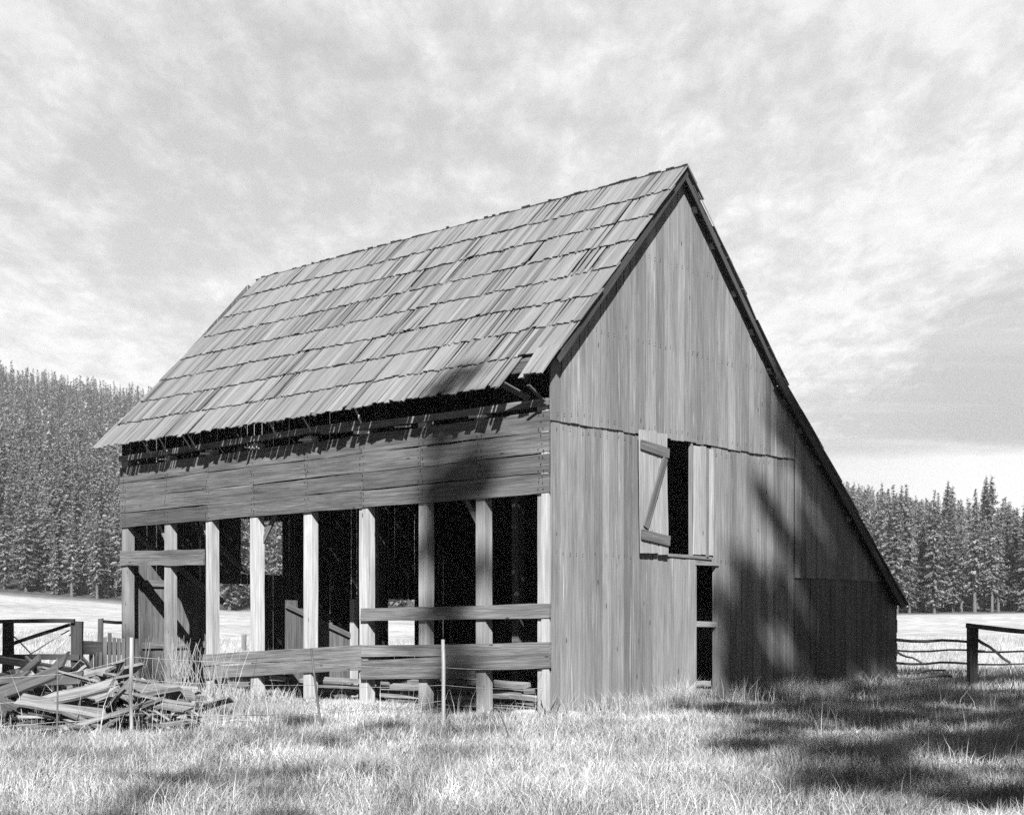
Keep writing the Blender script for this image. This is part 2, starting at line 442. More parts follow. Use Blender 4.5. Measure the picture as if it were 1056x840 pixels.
# inner door leaning against the far gable
idr = empty('inner_door'); idr.parent = barn
mb = MB()
for k in range(6): mb.board((.62 + k * .27, WV - .07, .25), (.62 + k * .27, WV - .07, 2.45), (1, 0, 0), .262, .025, U(.9, 1.5), n=3, warp=.003)
mb.build('boards', M_INNER, idr)
for z in (1.02, 2.4):
    m2 = MB(); m2.board((.45, WV - .11, z), (2.12, WV - .11, z + .01), (0, 0, 1), .14, .04, 1.5, n=2); m2.build('batten', M_INNER, idr)
# interior posts, tie beams, braces
for u in (3.9, 7.5):
    for v in (.12, 4.2, 8.3, 12.25):
        if u < 4 and (v > 12 or v < 1): continue
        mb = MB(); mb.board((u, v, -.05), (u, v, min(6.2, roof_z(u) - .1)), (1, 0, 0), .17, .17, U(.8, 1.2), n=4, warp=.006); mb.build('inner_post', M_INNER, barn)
for v in (.16, 4.3, 8.3, 12.1):
    mb = MB(); mb.board((.1, v, 4.98), (7.4, v, 4.98), (0, 0, 1), .16, .14, 1.0, n=4, warp=.01); mb.build('tie_beam', M_INNER, barn)
for v, dv in ((1.6, 1.3), (9.2, 1.4), (10.7, 1.5), (7.7, -1.4)):
    mb = MB(); mb.board((.16, v, 3.0), (.16, v + dv, 4.9), (0, 1, 0), .09, .05, 1.3, n=3, warp=.005); mb.build('brace', M_INNER, barn)
for p, q in (((.15, 12.22, 3.5), (2.6, 12.22, 2.0)), ((.5, 12.2, 4.6), (3.2, 12.2, 2.75)), ((4.7, 12.2, 2.2), (7.4, 12.2, .9))):
    mb = MB(); mb.board(p, q, (0, 0, 1), .12, .05, 2.0, n=3, warp=.01); mb.build('brace', M_INNER, barn)
# stall divider standing between the fourth and fifth posts
sd = empty('stall_divider'); sd.parent = barn
mb = MB()
for k in range(6):
    a = .3 + k * .3; mb.board((a + .15, 7.1, .0), (a + .15, 7.1, 1.95 - .14 * k + U(-.03, .03)), (1, 0, 0), .29, .03, U(.7, 1.3), n=2)
mb.build('boards', M_INNER, sd)
mb = MB(); mb.board((.3, 7.06, 1.85), (2.1, 7.06, 1.2), (0, 0, 1), .1, .05, 1.2); mb.build('rail', M_INNER, sd)
mb = MB(); mb.board((2.0, 7.0, 0), (2.0, 7.0, 2.0), (1, 0, 0), .12, .12, 1.2); mb.build('post', M_POST, sd)

# ---- roof
def slope_roof(name, top, bot, v0f, v1f, courses, th=.019, tone=(.84, 1.12), wr=(.07, .16), broken=None, extra=.0):
    """split shakes laid in courses from bot (u,z) up to top; v0f / v1f give the near and far verge by height 0..1"""
    du, dz = bot[0] - top[0], bot[1] - top[1]; Ls = math.hypot(du, dz); d = Vector((du, 0, dz)) / Ls
    nrm = Vector((-dz, 0, du)) / Ls
    if nrm.z < 0: nrm = -nrm
    T = Vector((top[0], 0, top[1])); ex = Ls / courses
    mb = MB()
    for c in range(courses):
        q = (c + 1) / courses; v = v0f(q); vend = v1f(q)
        coursetone = U(.94, 1.06)
        wob = [U(-.02, .02) for _ in range(12)]
        while v < vend:
            w = U(*wr) * (1.25 if random.random() < .12 else 1)
            w = min(w, vend - v + .02)
            s1 = (c + 1) * ex + U(-.02, .028) + .016 * math.sin(v * 1.1 + c * 2) + (U(0, .03) if random.random() < .1 else 0)
            s0 = s1 - ex - .16
            if c == courses - 1: s1 += extra + (U(-.06, .05) if random.random() < .35 else 0)
            if broken and broken(c, v, q): v += w; continue
            lift = th * 1.3 + U(0, .014) + (U(.01, .03) if random.random() < .05 else 0)
            skew = U(-.012, .012) + (U(-.05, .05) if random.random() < .06 else 0)
            gap = U(.003, .012) + (U(.03, .075) if random.random() < .27 else 0)
            tn = U(*tone) * coursetone * (U(.55, .8) if random.random() < .14 else 1)
            if c == courses - 1: pass
            a = T + d * max(s0, -.02) + Vector((0, v + w / 2, 0)) + nrm * (th * .5)
            b = T + d * s1 + Vector((0, v + w / 2 + skew, 0)) + nrm * (th * .5 + lift)
            mid = a.lerp(b, .5) + nrm * U(-.004, .006)
            t1 = th * U(.7, 1.4); hw = (w - gap) / 2; tw = U(-.006, .006); e = U(-.018, .018); rings = []
            for p, k in ((a, 0), (mid, .5), (b, 1)):
                tt = t1 * (.5 + .5 * k)
                y = Vector((0, hw * (1 + .05 * k), 0))
                o1 = d * (e * k); t_ = nrm * (tw * k)
                rings.append([p - y - nrm * tt / 2 - t_ - o1, p + y - nrm * tt / 2 + t_ + o1, p + y + nrm * tt / 2 + t_ + o1, p - y + nrm * tt / 2 - t_ - o1])
            mb.loft(rings, tn)
            v += w
    return mb
lv0 = lambda q: -.26 - .03 * math.sin(q * 9)
lv1 = lambda q: 11.85 + .72 * q + .05 * math.sin(q * 14)
def brk(c, v, q): return c == 7 and v < .56
eaveL = (-.52, ZR - (UR + .52) * SL)
mb = slope_roof('roof', (UR, ZR), eaveL, lv0, lv1, 8, broken=brk, extra=.03)
roofL = mb.build('roof', M_SHAKE, barn)
lvr0 = lambda q: -.26
roofR = slope_roof('roof', (UR, ZR), (6.8, roof_z(6.8)), lvr0, lambda q: 11.9 + .55 * min(1, q * 3), 7, extra=.1).build('roof', M_SHAKE, barn)
roofN = slope_roof('roof', (6.7, roof_z(6.7) - .02), (11.84, roof_z(11.84) - .02), lambda q: -.28, lambda q: 12.5, 7, extra=.05).build('lean_to_roof', M_SHAKE, barn)
# sheathing boards under the shakes, run along the barn; their ends show beneath the verge
def lath(p0, p1, v0, v1_, n, par, w, t=.028, drop=.016):
    P, Q = Vector((p0[0], 0, p0[1])), Vector((p1[0], 0, p1[1])); d = (Q - P).normalized(); nr = Vector((-d.z, 0, d.x))
    if nr.z < 0: nr = -nr
    mb = MB(); Ls = (Q - P).length
    for i in range(n):
        v1 = v1_ if not callable(v1_) else v1_((i + .5) / n)
        c = P + d * ((i + .5) / n * Ls) - nr * drop
        j = U(-.02, .05)
        mb.board(c + Vector((0, v0 + j, 0)), c + Vector((0, v1 + U(-.05, .05), 0)), d, w, t, U(.7, 1.2), n=2)
    return mb.build('sheathing', M_DARKW, par)
lath((UR - .02, ZR - .02), (-.30, roof_z(-.30)), -.2, lambda q: 11.80 + .70 * q, 18, roofL, .295, .024, .034)
lath((UR + .02, ZR - .03), (6.8, roof_z(6.8)), -.2, lambda q: 11.82 + .6 * min(1, q * 3), 15, roofR, .312)
lath((6.8, roof_z(6.8) - .03), (11.8, roof_z(11.8) - .03), -.2, 12.3, 20, roofN, .322)
# bargeboards on the near verge
def barge(p0, p1, v, w, t, par, tone, mat, drop=.10, name='rake_board'):
    mb = MB(); d = Vector((p1[0] - p0[0], 0, p1[1] - p0[1])).normalized(); nr = Vector((-d.z, 0, d.x))
    if nr.z < 0: nr = -nr
    o = -nr * drop
    mb.board(Vector((p0[0], v, p0[1])) + o, Vector((p1[0], v, p1[1])) + o, nr, w, t, tone, n=8, warp=.004); mb.build(name, mat, par)
barge((UR - .0, ZR + .0), (-.10, roof_z(-.10)), -.19, .12, .03, roofL, .55, M_DARKW, .09)
barge((UR + .0, ZR), (7.0, roof_z(7.0) - .0), -.19, .10, .03, roofR, .7, M_DARKW, .09)
barge((6.6, roof_z(6.6)), (11.8, roof_z(11.8)), -.21, .16, .03, roofN, .6, M_DARKW, .10)
# lath stubs and purlin ends poking out between gable boards and the right verge
for k in range(11):
    u = 3.9 + k * .62 + U(-.1, .1)
    if u > 10: break
    mb = MB(); z = roof_z(u) - .15
    mb.board((u, .1, z), (u + .02, -.13, z - .01), (1, 0, -1), .12, .05, U(.8, 2.2)); mb.build('lath_end', M_RAIL, barn)
# rafters along the open side (tails show in the gap over the plate, wood darkened to read as shade)
for k, v in enumerate(np.arange(.3, 12.3, .78)):
    v = float(v) + U(-.05, .05); mb = MB()
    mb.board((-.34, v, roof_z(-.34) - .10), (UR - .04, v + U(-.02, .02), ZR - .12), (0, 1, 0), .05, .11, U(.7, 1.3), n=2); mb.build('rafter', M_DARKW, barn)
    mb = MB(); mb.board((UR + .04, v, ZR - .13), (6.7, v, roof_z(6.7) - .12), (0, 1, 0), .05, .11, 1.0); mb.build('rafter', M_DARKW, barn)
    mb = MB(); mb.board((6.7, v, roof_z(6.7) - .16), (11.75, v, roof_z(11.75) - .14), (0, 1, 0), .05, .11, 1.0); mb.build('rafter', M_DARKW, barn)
# thin sticks hanging out of the eave
for v, dz, du in ((11.2, .32, .05), (10.55, .30, .02), (9.75, .34, .03), (9.55, .36, .02), (5.9, .35, .02), (6.9, .3, .03), (4.4, .42, -.05)):
    mb = MB(); mb.board((-.33, v, roof_z(-.33) - .04), (-.10 + du, v + U(-.05, .05), 5.12), (0, 1, 0), .03, .02, 1.5); mb.build('lath_end', M_POST, barn)
# dropped boards at the broken near corner of the eave
for a, b, w in (((-.44, .62, 5.36), (-.10, .36, 5.14), .16), ((-.47, .05, 5.28), (-.10, .02, 5.06), .06)):
    mb = MB(); mb.board(a, b, (0, 1, 0), w, .025, 1.0, n=2); mb.build('broken_shake', M_DARKW, barn)
mb = MB()
for k in range(4):
    v = -.27 + k * .13; mb.board((-.02, v + .06, roof_z(-.02) + .10), (-.50 - U(0, .06), v + .03, 5.44 - k * .01 + U(-.02, .02)), (0, 1, 0), .115, .026, U(.95, 1.3), n=2)
mb.build('broken_shake', M_SHAKE, barn)
# ragged ridge: shakes of the right slope run a little past the ridge
mb = MB(); v = -.26
while v < 11.85:
    w = U(.08, .2); e = U(-.012, .028)
    mb.board((UR + .3, v + w / 2, ZR - .27 + .04), (UR - e * .9, v + w / 2, ZR + .045 + e * .75), (0, 1, 0), w - .008, .016, U(.7, 1.2)); v += w
mb.build('ridge_cap', M_SHAKE, barn)

# ------------------------------------------------------------------ scrap pile left of the barn
def at(px, py, Y):  # a point at depth Y (metres) seen at a photo position; used only to find where things stand
    return Vector(((px - 528) / F * Y, Y, EYE + (645 - py) / F * Y))
def on_ground(px, Y): x = (px - 528) / F * Y; return Vector((x, Y, zs(x, Y)))
def loose_board(a, b, w, t, tone, mat, label, group=None, name='weathered_board', cat='board', wd=None, n=5, warp=.015, rag=.05):
    a, b = Vector(a), Vector(b); c = (a + b) / 2; mb = MB()
    wdir = wd or ((b - a).cross(Vector((0, 0, 1))) + Vector((U(-.2, .2), U(-.2, .2), U(-.3, .3))) * (b - a).length)
    mb.board(a - c, b - c, wdir, w, t, tone, n=n, warp=warp, rag=rag)
    o = mb.build(name, mat); o.location = c; return tag(o, label, cat, group)
PL = 'grey split board lying in the heap beside the left barn posts'
rs = random.Random(3)
for k in range(135):
    heap = k < 100
    px = rs.uniform(55, 212) if heap else rs.uniform(-20, 90); Y = rs.uniform(18.6, 25) if heap else rs.uniform(19.5, 24.5)
    x = (px - 528) / F * Y
    if x > -5.5 + (21 - Y) * -.25 + 1.0: x -= .5
    prof = max(0, 1 - ((px - 120) / 100.0) ** 2); hh = .80 * prof * max(0, 1 - ((Y - 22) / 3.6) ** 2) if heap else .6
    z = zs(x, Y) + .05 + rs.uniform(0, 1) ** .8 * hh
    an = rs.gauss(-.3, .6); ln = rs.uniform(.5, 1.7); el = rs.gauss(0, .24)
    d = Vector((math.cos(an) * math.cos(el), math.sin(an) * math.cos(el), math.sin(el))) * ln / 2
    c = Vector((x, Y, z)); lo = c.z - abs(d.z); c.z += max(0, zs(x, Y) + .03 - lo)
    loose_board(c - d, c + d, rs.choice([.06, .09, .12, .18, .26]), rs.uniform(.02, .045), rs.uniform(.45, 1.3), M_DEBRIS if heap else M_FENCE,  # boards at the fence end take darker wood for the shade there
                PL if heap else 'board with shade in its colour, lying in the heap near the rail fence',
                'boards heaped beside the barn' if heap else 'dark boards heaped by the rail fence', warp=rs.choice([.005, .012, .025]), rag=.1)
for k in range(24):
    px = rs.uniform(-10, 165); Y = rs.uniform(19.2, 22.5); x = (px - 528) / F * Y; an = rs.gauss(-.25, .5); ln = rs.uniform(.6, 1.5); el = rs.gauss(0, .28)
    d = Vector((math.cos(an) * math.cos(el), math.sin(an) * math.cos(el), math.sin(el))) * ln / 2; c = Vector((x, Y, zs(x, Y) + abs(d.z) + rs.uniform(.15, .6)))
    loose_board(c - d, c + d, rs.uniform(.14, .28), .04, rs.uniform(.5, 1.15), M_DEBRIS if px > 62 else M_FENCE, 'wide weathered plank lying across the heap of split boards' if px > 62 else 'wide plank with shade in its colour at the rail fence end of the heap', 'wide planks in the heap' if px > 62 else 'wide dark planks in the heap',  # left planks darkened in colour to stand for shade on that end
                wd=Vector((rs.uniform(-.3, .3), .8, rs.uniform(-.1, .9))), warp=.012, rag=.12)
specials = [((78, 722), (133, 752), 22.2, .30, 1.2, M_DEBRIS, 'broad pale plank sloping down across the front of the heap'),
            ((98, 716), (140, 696), 21.9, .07, 1.3, M_DEBRIS, 'narrow pale stick propped upward on the heap beside the light stake'),
            ((147, 700), (222, 752), 21.7, .07, 1.1, M_DEBRIS, 'long thin plank sloping down to the right end of the heap'),
            ((72, 752), (92, 736), 21.5, .09, 1.2, M_DEBRIS, 'short pale board propped under the broad sloping plank'),
            ((160, 755), (206, 746), 21.6, .17, 1.35, M_DEBRIS, 'split pale board jutting from the lower right of the heap'),
            ((-20, 712), (62, 716), 22.6, .26, .9, M_FENCE, 'wide dark plank lying flat at the left end of the heap'),  # dark planks at this end carry shade in their wood colour
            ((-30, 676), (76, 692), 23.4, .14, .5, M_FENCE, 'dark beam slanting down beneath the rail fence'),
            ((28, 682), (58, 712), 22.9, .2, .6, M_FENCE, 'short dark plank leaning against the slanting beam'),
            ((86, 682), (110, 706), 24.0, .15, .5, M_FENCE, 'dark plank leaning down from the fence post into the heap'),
            ((205, 738), (248, 757), 21.8, .05, 1.3, M_DEBRIS, 'thin bleached stick lying on grass right of the heap')]
for (p, q, Y, w, tn, mt, lb) in specials:
    a = at(p[0], p[1], Y + .25); b = at(q[0], q[1], Y - .25)
    loose_board(a, b, w, .035, tn, mt, lb, wd=Vector((0, -.55, .8)))
# bleached branches scattered at the right of the heap
for k in range(12):
    p = on_ground(rs.uniform(190, 260), rs.uniform(20.5, 24)); an = rs.uniform(-.8, .6); ln = rs.uniform(.5, 1.3); mb = MB()
    d = Vector((math.cos(an), math.sin(an), 0)) * ln
    mb.pole([(0, 0, .06), d * .4 + Vector((0, .05, .12)), d + Vector((0, 0, .08))], .02, .008, 6, rs.uniform(.8, 1.4))
    o = mb.build('branch', M_DEBRIS); o.location = p
    tag(o, 'bare bleached branch on the grass between heap and barn', 'branch', 'branches scattered beside the heap')
def rock(name, loc, r, label, seed):
    rr = random.Random(seed); me = bpy.data.meshes.new(name)
    import bmesh
    bm = bmesh.new(); bmesh.ops.create_icosphere(bm, subdivisions=3, radius=1)
    for v in bm.verts:
        n = mn.noise(v.co * 1.3 + Vector((seed, 0, 0))) * .35 + mn.noise(v.co * 4 + Vector((0, seed, 0))) * .1
        v.co *= (1 + n); v.co.x *= r[0]; v.co.y *= r[1]; v.co.z *= r[2]
    bm.to_mesh(me); bm.free(); me.materials.append(M_STONE)
    o = bpy.data.objects.new(name, me); col.objects.link(o); o.location = loc; return tag(o, label, 'stone')
rock('stone', on_ground(185, 21.3) + Vector((0, 0, .1)), (.13, .12, .2), 'pale stone standing at the front of the board heap', 3)
rock('stone', on_ground(541, 22.3) + Vector((0, 0, .05)), (.28, .15, .12), 'dark low stone in grass before the barn corner', 5)
rock('stone', on_ground(592, 22.3) + Vector((0, 0, .04)), (.15, .12, .10), 'small stone in grass at the foot of the gable corner', 9)

# ------------------------------------------------------------------ fences
def fpost(par, p, h, w, tone=1.0, mat=M_FENCE, round_=False, lean=(0, 0)):
    mb = MB(); a = Vector(p) - Vector((0, 0, .2)); b = Vector(p) + Vector((lean[0], lean[1], h))
    if round_: mb.pole([a, a.lerp(b, .35), a.lerp(b, .7), b], w / 2, w / 2 * .88, 10, tone)
    else: mb.board(a, b, (1, .15, 0), w, w * .9, tone, n=5, warp=.01, rag=.02)
    return mb.build('post', mat, par)
def frail(par, a, b, w, t=.05, tone=1.0, mat=M_FENCE, name='rail', rnd=False, warp=.012):
    mb = MB(); a, b = Vector(a), Vector(b)
    if rnd: mb.pole([a.lerp(b, k / 5) + Vector((0, 0, .02 * math.sin(k * 1.7 + a.x))) for k in range(6)], w / 2, w / 2 * .8, 8, tone)
    else: mb.board(a, b, (0, 0, 1), w, t, tone, n=6, warp=warp)
    return mb.build(name, mat, par)
YF = 25.0
f1 = empty('rail_fence'); tag(f1, 'dark rail fence panel with diagonal brace behind the board heap left of the barn', 'fence')
fpost(f1, on_ground(8, YF), at(0, 642, YF).z - on_ground(8, YF).z, .17, .5)
fpost(f1, on_ground(80, YF), at(0, 640, YF).z - on_ground(80, YF).z, .19, .5)
frail(f1, at(-60, 642, YF - .1), at(77, 640, YF - .1), .07, .09, .5)
frail(f1, at(-60, 668, YF - .1), at(8, 677, YF - .1), .06, .06, .5)
frail(f1, at(10, 677, YF - .12), at(82, 678, YF - .12), .10, .06, .5)
frail(f1, at(13, 664, YF + .1), at(72, 643, YF + .1), .06, .05, .5, name='brace')
frail(f1, at(14, 656, YF + .14), at(32, 674, YF + .14), .02, .02, 1, M_WIRE, 'wire')
frail(f1, at(30, 674, YF + .14), at(72, 650, YF + .14), .02, .02, 1, M_WIRE, 'wire')
frail(f1, at(56, 674, YF + .15), at(74, 652, YF + .15), .02, .02, 1, M_WIRE, 'wire')
f2 = empty('plank_fence'); tag(f2, 'low broken plank fence joining the rail fence post to the barn corner', 'fence')
mb = MB(); 
for k in range(11):
    a = at(94 + k * 4.0, 0, 26.5); tp = at(0, 654 + rs.uniform(-3, 5), 26.5).z if k > 2 else at(0, 672, 26.5).z
    g = zs(a.x, 26.5); mb.board((a.x, 26.5 + k * .05, g), (a.x, 26.5 + k * .05, tp), (1, .1, 0), .068, .025, rs.uniform(.7, 1.4))
mb.build('pickets', M_FENCE, f2)
frail(f2, at(84, 668, 26.2), at(136, 668, 27.6), .24, .04, 1.1)
frail(f2, at(104, 641, 26.9), at(125, 641, 27.6), .06, .05, .8)
fpost(f2, on_ground(104, 26.9), 1.6, .09, .8)
# right-hand fence
YR = 31.5
f3 = empty('rail_fence'); tag(f3, 'sagging rail fence with one dark post in grass right of the barn', 'fence')
pz = on_ground(1003, YR)
fpost(f3, pz, at(0, 645, YR).z - pz.z, .19, .6)
frail(f3, at(997, 645, YR - .12), at(1062, 651, YR + .3), .10, .10, .7)
frail(f3, at(1062, 651, YR + .3), at(1150, 652, YR + .6), .10, .10, .7)
frail(f3, at(924, 660, YR + .2), at(1003, 661, YR), .07, .06, 1.5, rnd=True)
frail(f3, at(922, 671, YR + .3), at(1016, 670, YR + .12), .045, .05, 1.6, rnd=True)
frail(f3, at(1005, 671, YR + .12), at(1140, 673, YR + .5), .045, .05, 1.2, rnd=True)
frail(f3, at(925, 684, YR + .2), at(1000, 683, YR + .1), .06, .05, .9, rnd=True)
frail(f3, at(1004, 684, YR + .2), at(1140, 686, YR + .4), .04, .05, 1.2, rnd=True)
frail(f3, at(924, 672, YR + .1), at(952, 683, YR - .3), .05, .05, 1.4, name='brace', rnd=True)
frail(f3, at(1006, 657, YR - .15), at(1042, 683, YR - .5), .07, .07, .9, name='brace', rnd=True)
frail(f3, at(926, 700, YR + .1), at(982, 696, YR), .07, .05, .9, rnd=True)
frail(f3, at(930, 694, YR + .3), at(975, 690, YR + .2), .05, .05, 1.3, rnd=True)
# small post out on the meadow
pm = empty('fence_post', on_ground(251, 62)); tag(pm, 'lone short post on the bright meadow seen through the barn', 'post')
mb = MB(); mb.board((0, 0, -.1), (.03, 0, .85), (1, 0, 0), .2, .16, 1, n=3, warp=.01); mb.build('post_shaft', M_RAIL, pm)
# wire fence running in front of the heap and the barn
wf = empty('wire_fence'); tag(wf, 'slack three-strand wire fence on thin stakes before the heap and barn', 'fence')
stk = [(-120, 660, 17.6, .03, 0, 'dark'), (59, 678, 18.0, .022, .1, 'dark'), (135, 657, 18.2, .05, .02, 'pale'), (321, 668, 19.2, .035, -.16, 'dark'), (457, 659, 20.4, .055, .0, 'pale')]
tops = []
for px, py, Y, w, ln, kd in stk:
    g = on_ground(px, Y); top = at(px, py, Y); mb = MB()
    base = g - Vector((0, 0, .2)) + Vector((ln * -1 if ln < 0 else 0, 0, 0))
    mb.pole([base + (top - base) * (k / 4) + Vector((U(-.008, .008), 0, 0)) for k in range(5)], w / 2, w / 2 * .9, 7, 1.1)
    o = mb.build('stake', M_POST if kd == 'pale' else M_IRON, wf); tops.append((g, top))
def wire(pts, sag=.03):
    mb = MB(); P = []
    for a, b in zip(pts[:-1], pts[1:]):
        for k in range(8): q = k / 8; P.append(Vector(a).lerp(Vector(b), q) - Vector((0, 0, sag * 4 * q * (1 - q))))
    P.append(Vector(pts[-1])); mb.pole(P, .0035, .0035, 4, 1, 0); mb.build('wire', M_WIRE, wf)
wire([at(-120, 700, 17.6), at(59, 695, 18), at(135, 677, 18.2), at(321, 683, 19.2), at(457, 688, 20.4), w2(-.06, .1, .78)])
wire([at(-120, 728, 17.6), at(59, 720, 18), at(135, 700, 18.2), at(321, 706, 19.2), at(457, 706, 20.4), w2(-.06, .1, .45)])
wire([at(-120, 752, 17.6), at(59, 744, 18), at(135, 735, 18.2), at(321, 735, 19.2), at(457, 722, 20.4)])

# ------------------------------------------------------------------ grass
def inside_barn(x, y, mg=0.0):
    dx, dy = x - CX, y - CY
    u = dx * gx + dy * gy; v = -dx * gy + dy * gx
    return (u > -mg) & (u < WU + mg) & (v > -mg) & (v < WV + mg)
def vnoise(x, y, s, seed):
    a = np.sin(x * s * 1.3 + seed) * np.sin(y * s * 1.7 + seed * 2.1) + .6 * np.sin(x * s * 2.9 - y * s * 2.3 + seed * 3.3) + .4 * np.sin(x * s * 5.1 + y * s * 4.3 + seed)
    return a / 2.0
def grass_points(n, y0, y1, ext=1.2, pw=1.0):
    y = y0 + (y1 - y0) * rng.random(n) ** pw
    x = (rng.random(n) * 2 - 1) * (.375 * y + ext)
    return x, y
def blades(x, y, h, w, lean, tone, name, mat, label, cat, sway=.5):
    n = len(x); z = zg(x, y) - .02
    an = rng.random(n) * 2 * np.pi; la = rng.normal(.6, 2.2, n)      # width direction / lean direction
    ll = np.abs(rng.normal(lean, lean * .5, n)) * h
    dx, dy = np.cos(la) * ll, np.sin(la) * ll
    wx, wy = np.cos(an) * w / 2, np.sin(an) * w / 2
    V = np.zeros((n, 5, 3))
    V[:, 0] = np.stack([x - wx, y - wy, z], 1); V[:, 1] = np.stack([x + wx, y + wy, z], 1)
    m = .55
    V[:, 2] = np.stack([x + wx * .75 + dx * m * m, y + wy * .75 + dy * m * m, z + h * m], 1)
    V[:, 3] = np.stack([x - wx * .75 + dx * m * m, y - wy * .75 + dy * m * m, z + h * m], 1)
    V[:, 4] = np.stack([x + dx, y + dy, z + h * (1 - .35 * (ll / h) ** 2)], 1)
    b = (np.arange(n) * 5)[:, None]
    fa = b + np.array([[0, 1, 2, 3, 3, 2, 4]])
    o = np_mesh(name, V.reshape(-1, 3), fa.ravel(), np.tile([4, 3], n), mat, np.repeat(tone, 2))
    tag(o, label, cat, kind='stuff'); return o
def clumped(n, y0, y1, pw, dens_seed, per=22, spread=.07):
    cx, cy = grass_points(n // per, y0, y1, 2.6, pw)
    x = np.repeat(cx, per) + rng.normal(0, spread, (n // per) * per); y = np.repeat(cy, per) + rng.normal(0, spread, (n // per) * per)
    hc = np.repeat(rng.uniform(.7, 1.2, n // per), per); tc = np.repeat(rng.uniform(.7, 1.15, n // per), per)
    return x, y, hc, tc
X, Y_, HC, TC = clumped(800000, 9.0, 30.0, .85, 1)
keep = ~inside_barn(X, Y_, .06)
# the heap and the strip under the open side carry little grass
keep &= ~((X < -4.6 * Y_ / 21) & (Y_ > 18.4) & (Y_ < 25.5) & (rng.random(len(X)) < .9))
X, Y_, HC, TC = X[keep], Y_[keep], HC[keep], TC[keep]
hb = .17 + .11 * (vnoise(X, Y_, .5, 2) + .5) + .06 * vnoise(X, Y_, 1.6, 5)
hb = np.clip(hb * .85, .07, .38) * HC * rng.uniform(.45, 1.3, len(X))
near = inside_barn(X, Y_, 2.2); hb = np.where(near, hb * .62, hb)
tn = np.clip(TC * (1 + .22 * vnoise(X, Y_, .8, 9)), .4, 1.3) * rng.uniform(.45, 1.35, len(X))
wd = rng.uniform(.004, .010, len(X)) * (Y_ / 14) ** .6
blades(X, Y_, hb, wd, .75, tn, 'grass', M_GRASS, 'dense dry pasture grass in front of the barn', 'grass')
# tall seeded stalks
X, Y_ = grass_points(9000, 9.5, 31, 1.2, .8)
dens = np.clip(.25 + .5 * vnoise(X, Y_, .55, 4), 0, 1)
left = np.exp(-((X + 5.8) / 2.2) ** 2 - ((Y_ - 20.0) / 1.6) ** 2)
wallb = np.exp(-((X - 4.6) / 1.8) ** 2 - ((Y_ - 24.5) / 2.2) ** 2)
keep = (~inside_barn(X, Y_, .05)) & (rng.random(len(X)) < np.clip(dens * .5 + left + wallb * .8, 0, 1))
X, Y_ = X[keep], Y_[keep]; lf = np.exp(-((X + 5.8) / 2.4) ** 2 - ((Y_ - 20) / 1.8) ** 2)
blades(X, Y_, rng.uniform(.35, .62, len(X)) * np.clip(Y_ / 17, .55, 1) + .45 * lf * rng.random(len(X)), rng.uniform(.005, .010, len(X)), .28, rng.uniform(.8, 1.3, len(X)), 'tall_grass', M_GRASS, 'tall dry seeding stalks rising over the pasture grass', 'grass')
# coarser grass farther out on both sides
n = 200000
Y_ = 27 + 60 * rng.random(n) ** 1.4; X = (rng.random(n) * 2 - 1) * (.42 * Y_ + 2)
keep = ~inside_barn(X, Y_, .1); X, Y_ = X[keep], Y_[keep]
blades(X, Y_, rng.uniform(.12, .34, len(X)), rng.uniform(.012, .028, len(X)), .4, rng.uniform(.65, 1.15, len(X)), 'meadow_grass', M_GRASS, 'pale meadow grass stretching behind the fences', 'grass')
# tufts along the foot of the gable
tx = []
for k in range(70):
    u = U(-.3, 12) if k < 40 else U(4.9, 9); vv = U(-.75, -.05); p = w2(u, vv); m = random.randint(90, 160); s = U(.08, .2)
    tx.append(np.stack([rng.normal(p[0], s, m), rng.normal(p[1], s, m), np.full(m, U(.28, .62)), np.full(m, U(.75, 1.25))], 1))
T = np.concatenate(tx); T = T[~inside_barn(T[:, 0], T[:, 1], .03)]
blades(T[:, 0], T[:, 1], T[:, 2] * rng.uniform(.5, 1.1, len(T)), rng.uniform(.005, .009, len(T)), .6, T[:, 3] * rng.uniform(.7, 1.2, len(T)), 'grass_tufts', M_GRASS, 'shaggy bleached tufts along the foot of the gable wall', 'grass')
# leafless weeds by the left posts
wx = []
for k in range(26):
    p = w2(U(-1.3, -.3), U(7.0, 10.8)); m = 12
    mbw = MB(); base = Vector((p[0], p[1], zs(p[0], p[1])))
    for _ in range(random.randint(3, 6)):
        an = U(0, 6.28); h = U(.5, 1.25) ; l = U(.1, .45); d = Vector((math.cos(an) * l, math.sin(an) * l, h))
        mbw.pole([(0, 0, 0), d * .45 + Vector((0, 0, .08)), d], .008, .003, 4, U(.8, 1.3), 0)
    o = mbw.build('dry_weed', M_WEED); o.location = base
    tag(o, 'thin leafless weed before the lower rail at the left bays', 'weed', 'weeds by the left barn posts')

# low dark weeds and a twig standing in the pasture grass
for (px, Y, lb) in [(527, 17.6, 'short dark twig standing in the open grass before the barn'),
                    (845, 17.5, 'dark bent twig in the shaded grass right of centre'), (566, 21.6, 'dark weed tangle at the foot of the barn corner')]:
    mbw = MB(); g = on_ground(px, Y); tw = 'twig' in lb
    for _ in range(2 if tw else 26):
        an = U(0, 6.28); h = U(.3, .5) if tw else U(.12, .36); l = U(.08, .2) if tw else U(.05, .3); d = Vector((math.cos(an) * l, math.sin(an) * l, h))
        if tw: mbw.pole([(0, 0, 0), d * .5 + Vector((0, 0, .06)), d], .012, .005, 5, .35)
        else: mbw.board((0, 0, 0), d, (math.sin(an), -math.cos(an), 0), U(.02, .05), .003, U(.25, .6), n=2, warp=.02, taper=.4)
    o = mbw.build('twig' if tw else 'weed', M_WEED); o.location = g; tag(o, lb, 'twig' if tw else 'weed')

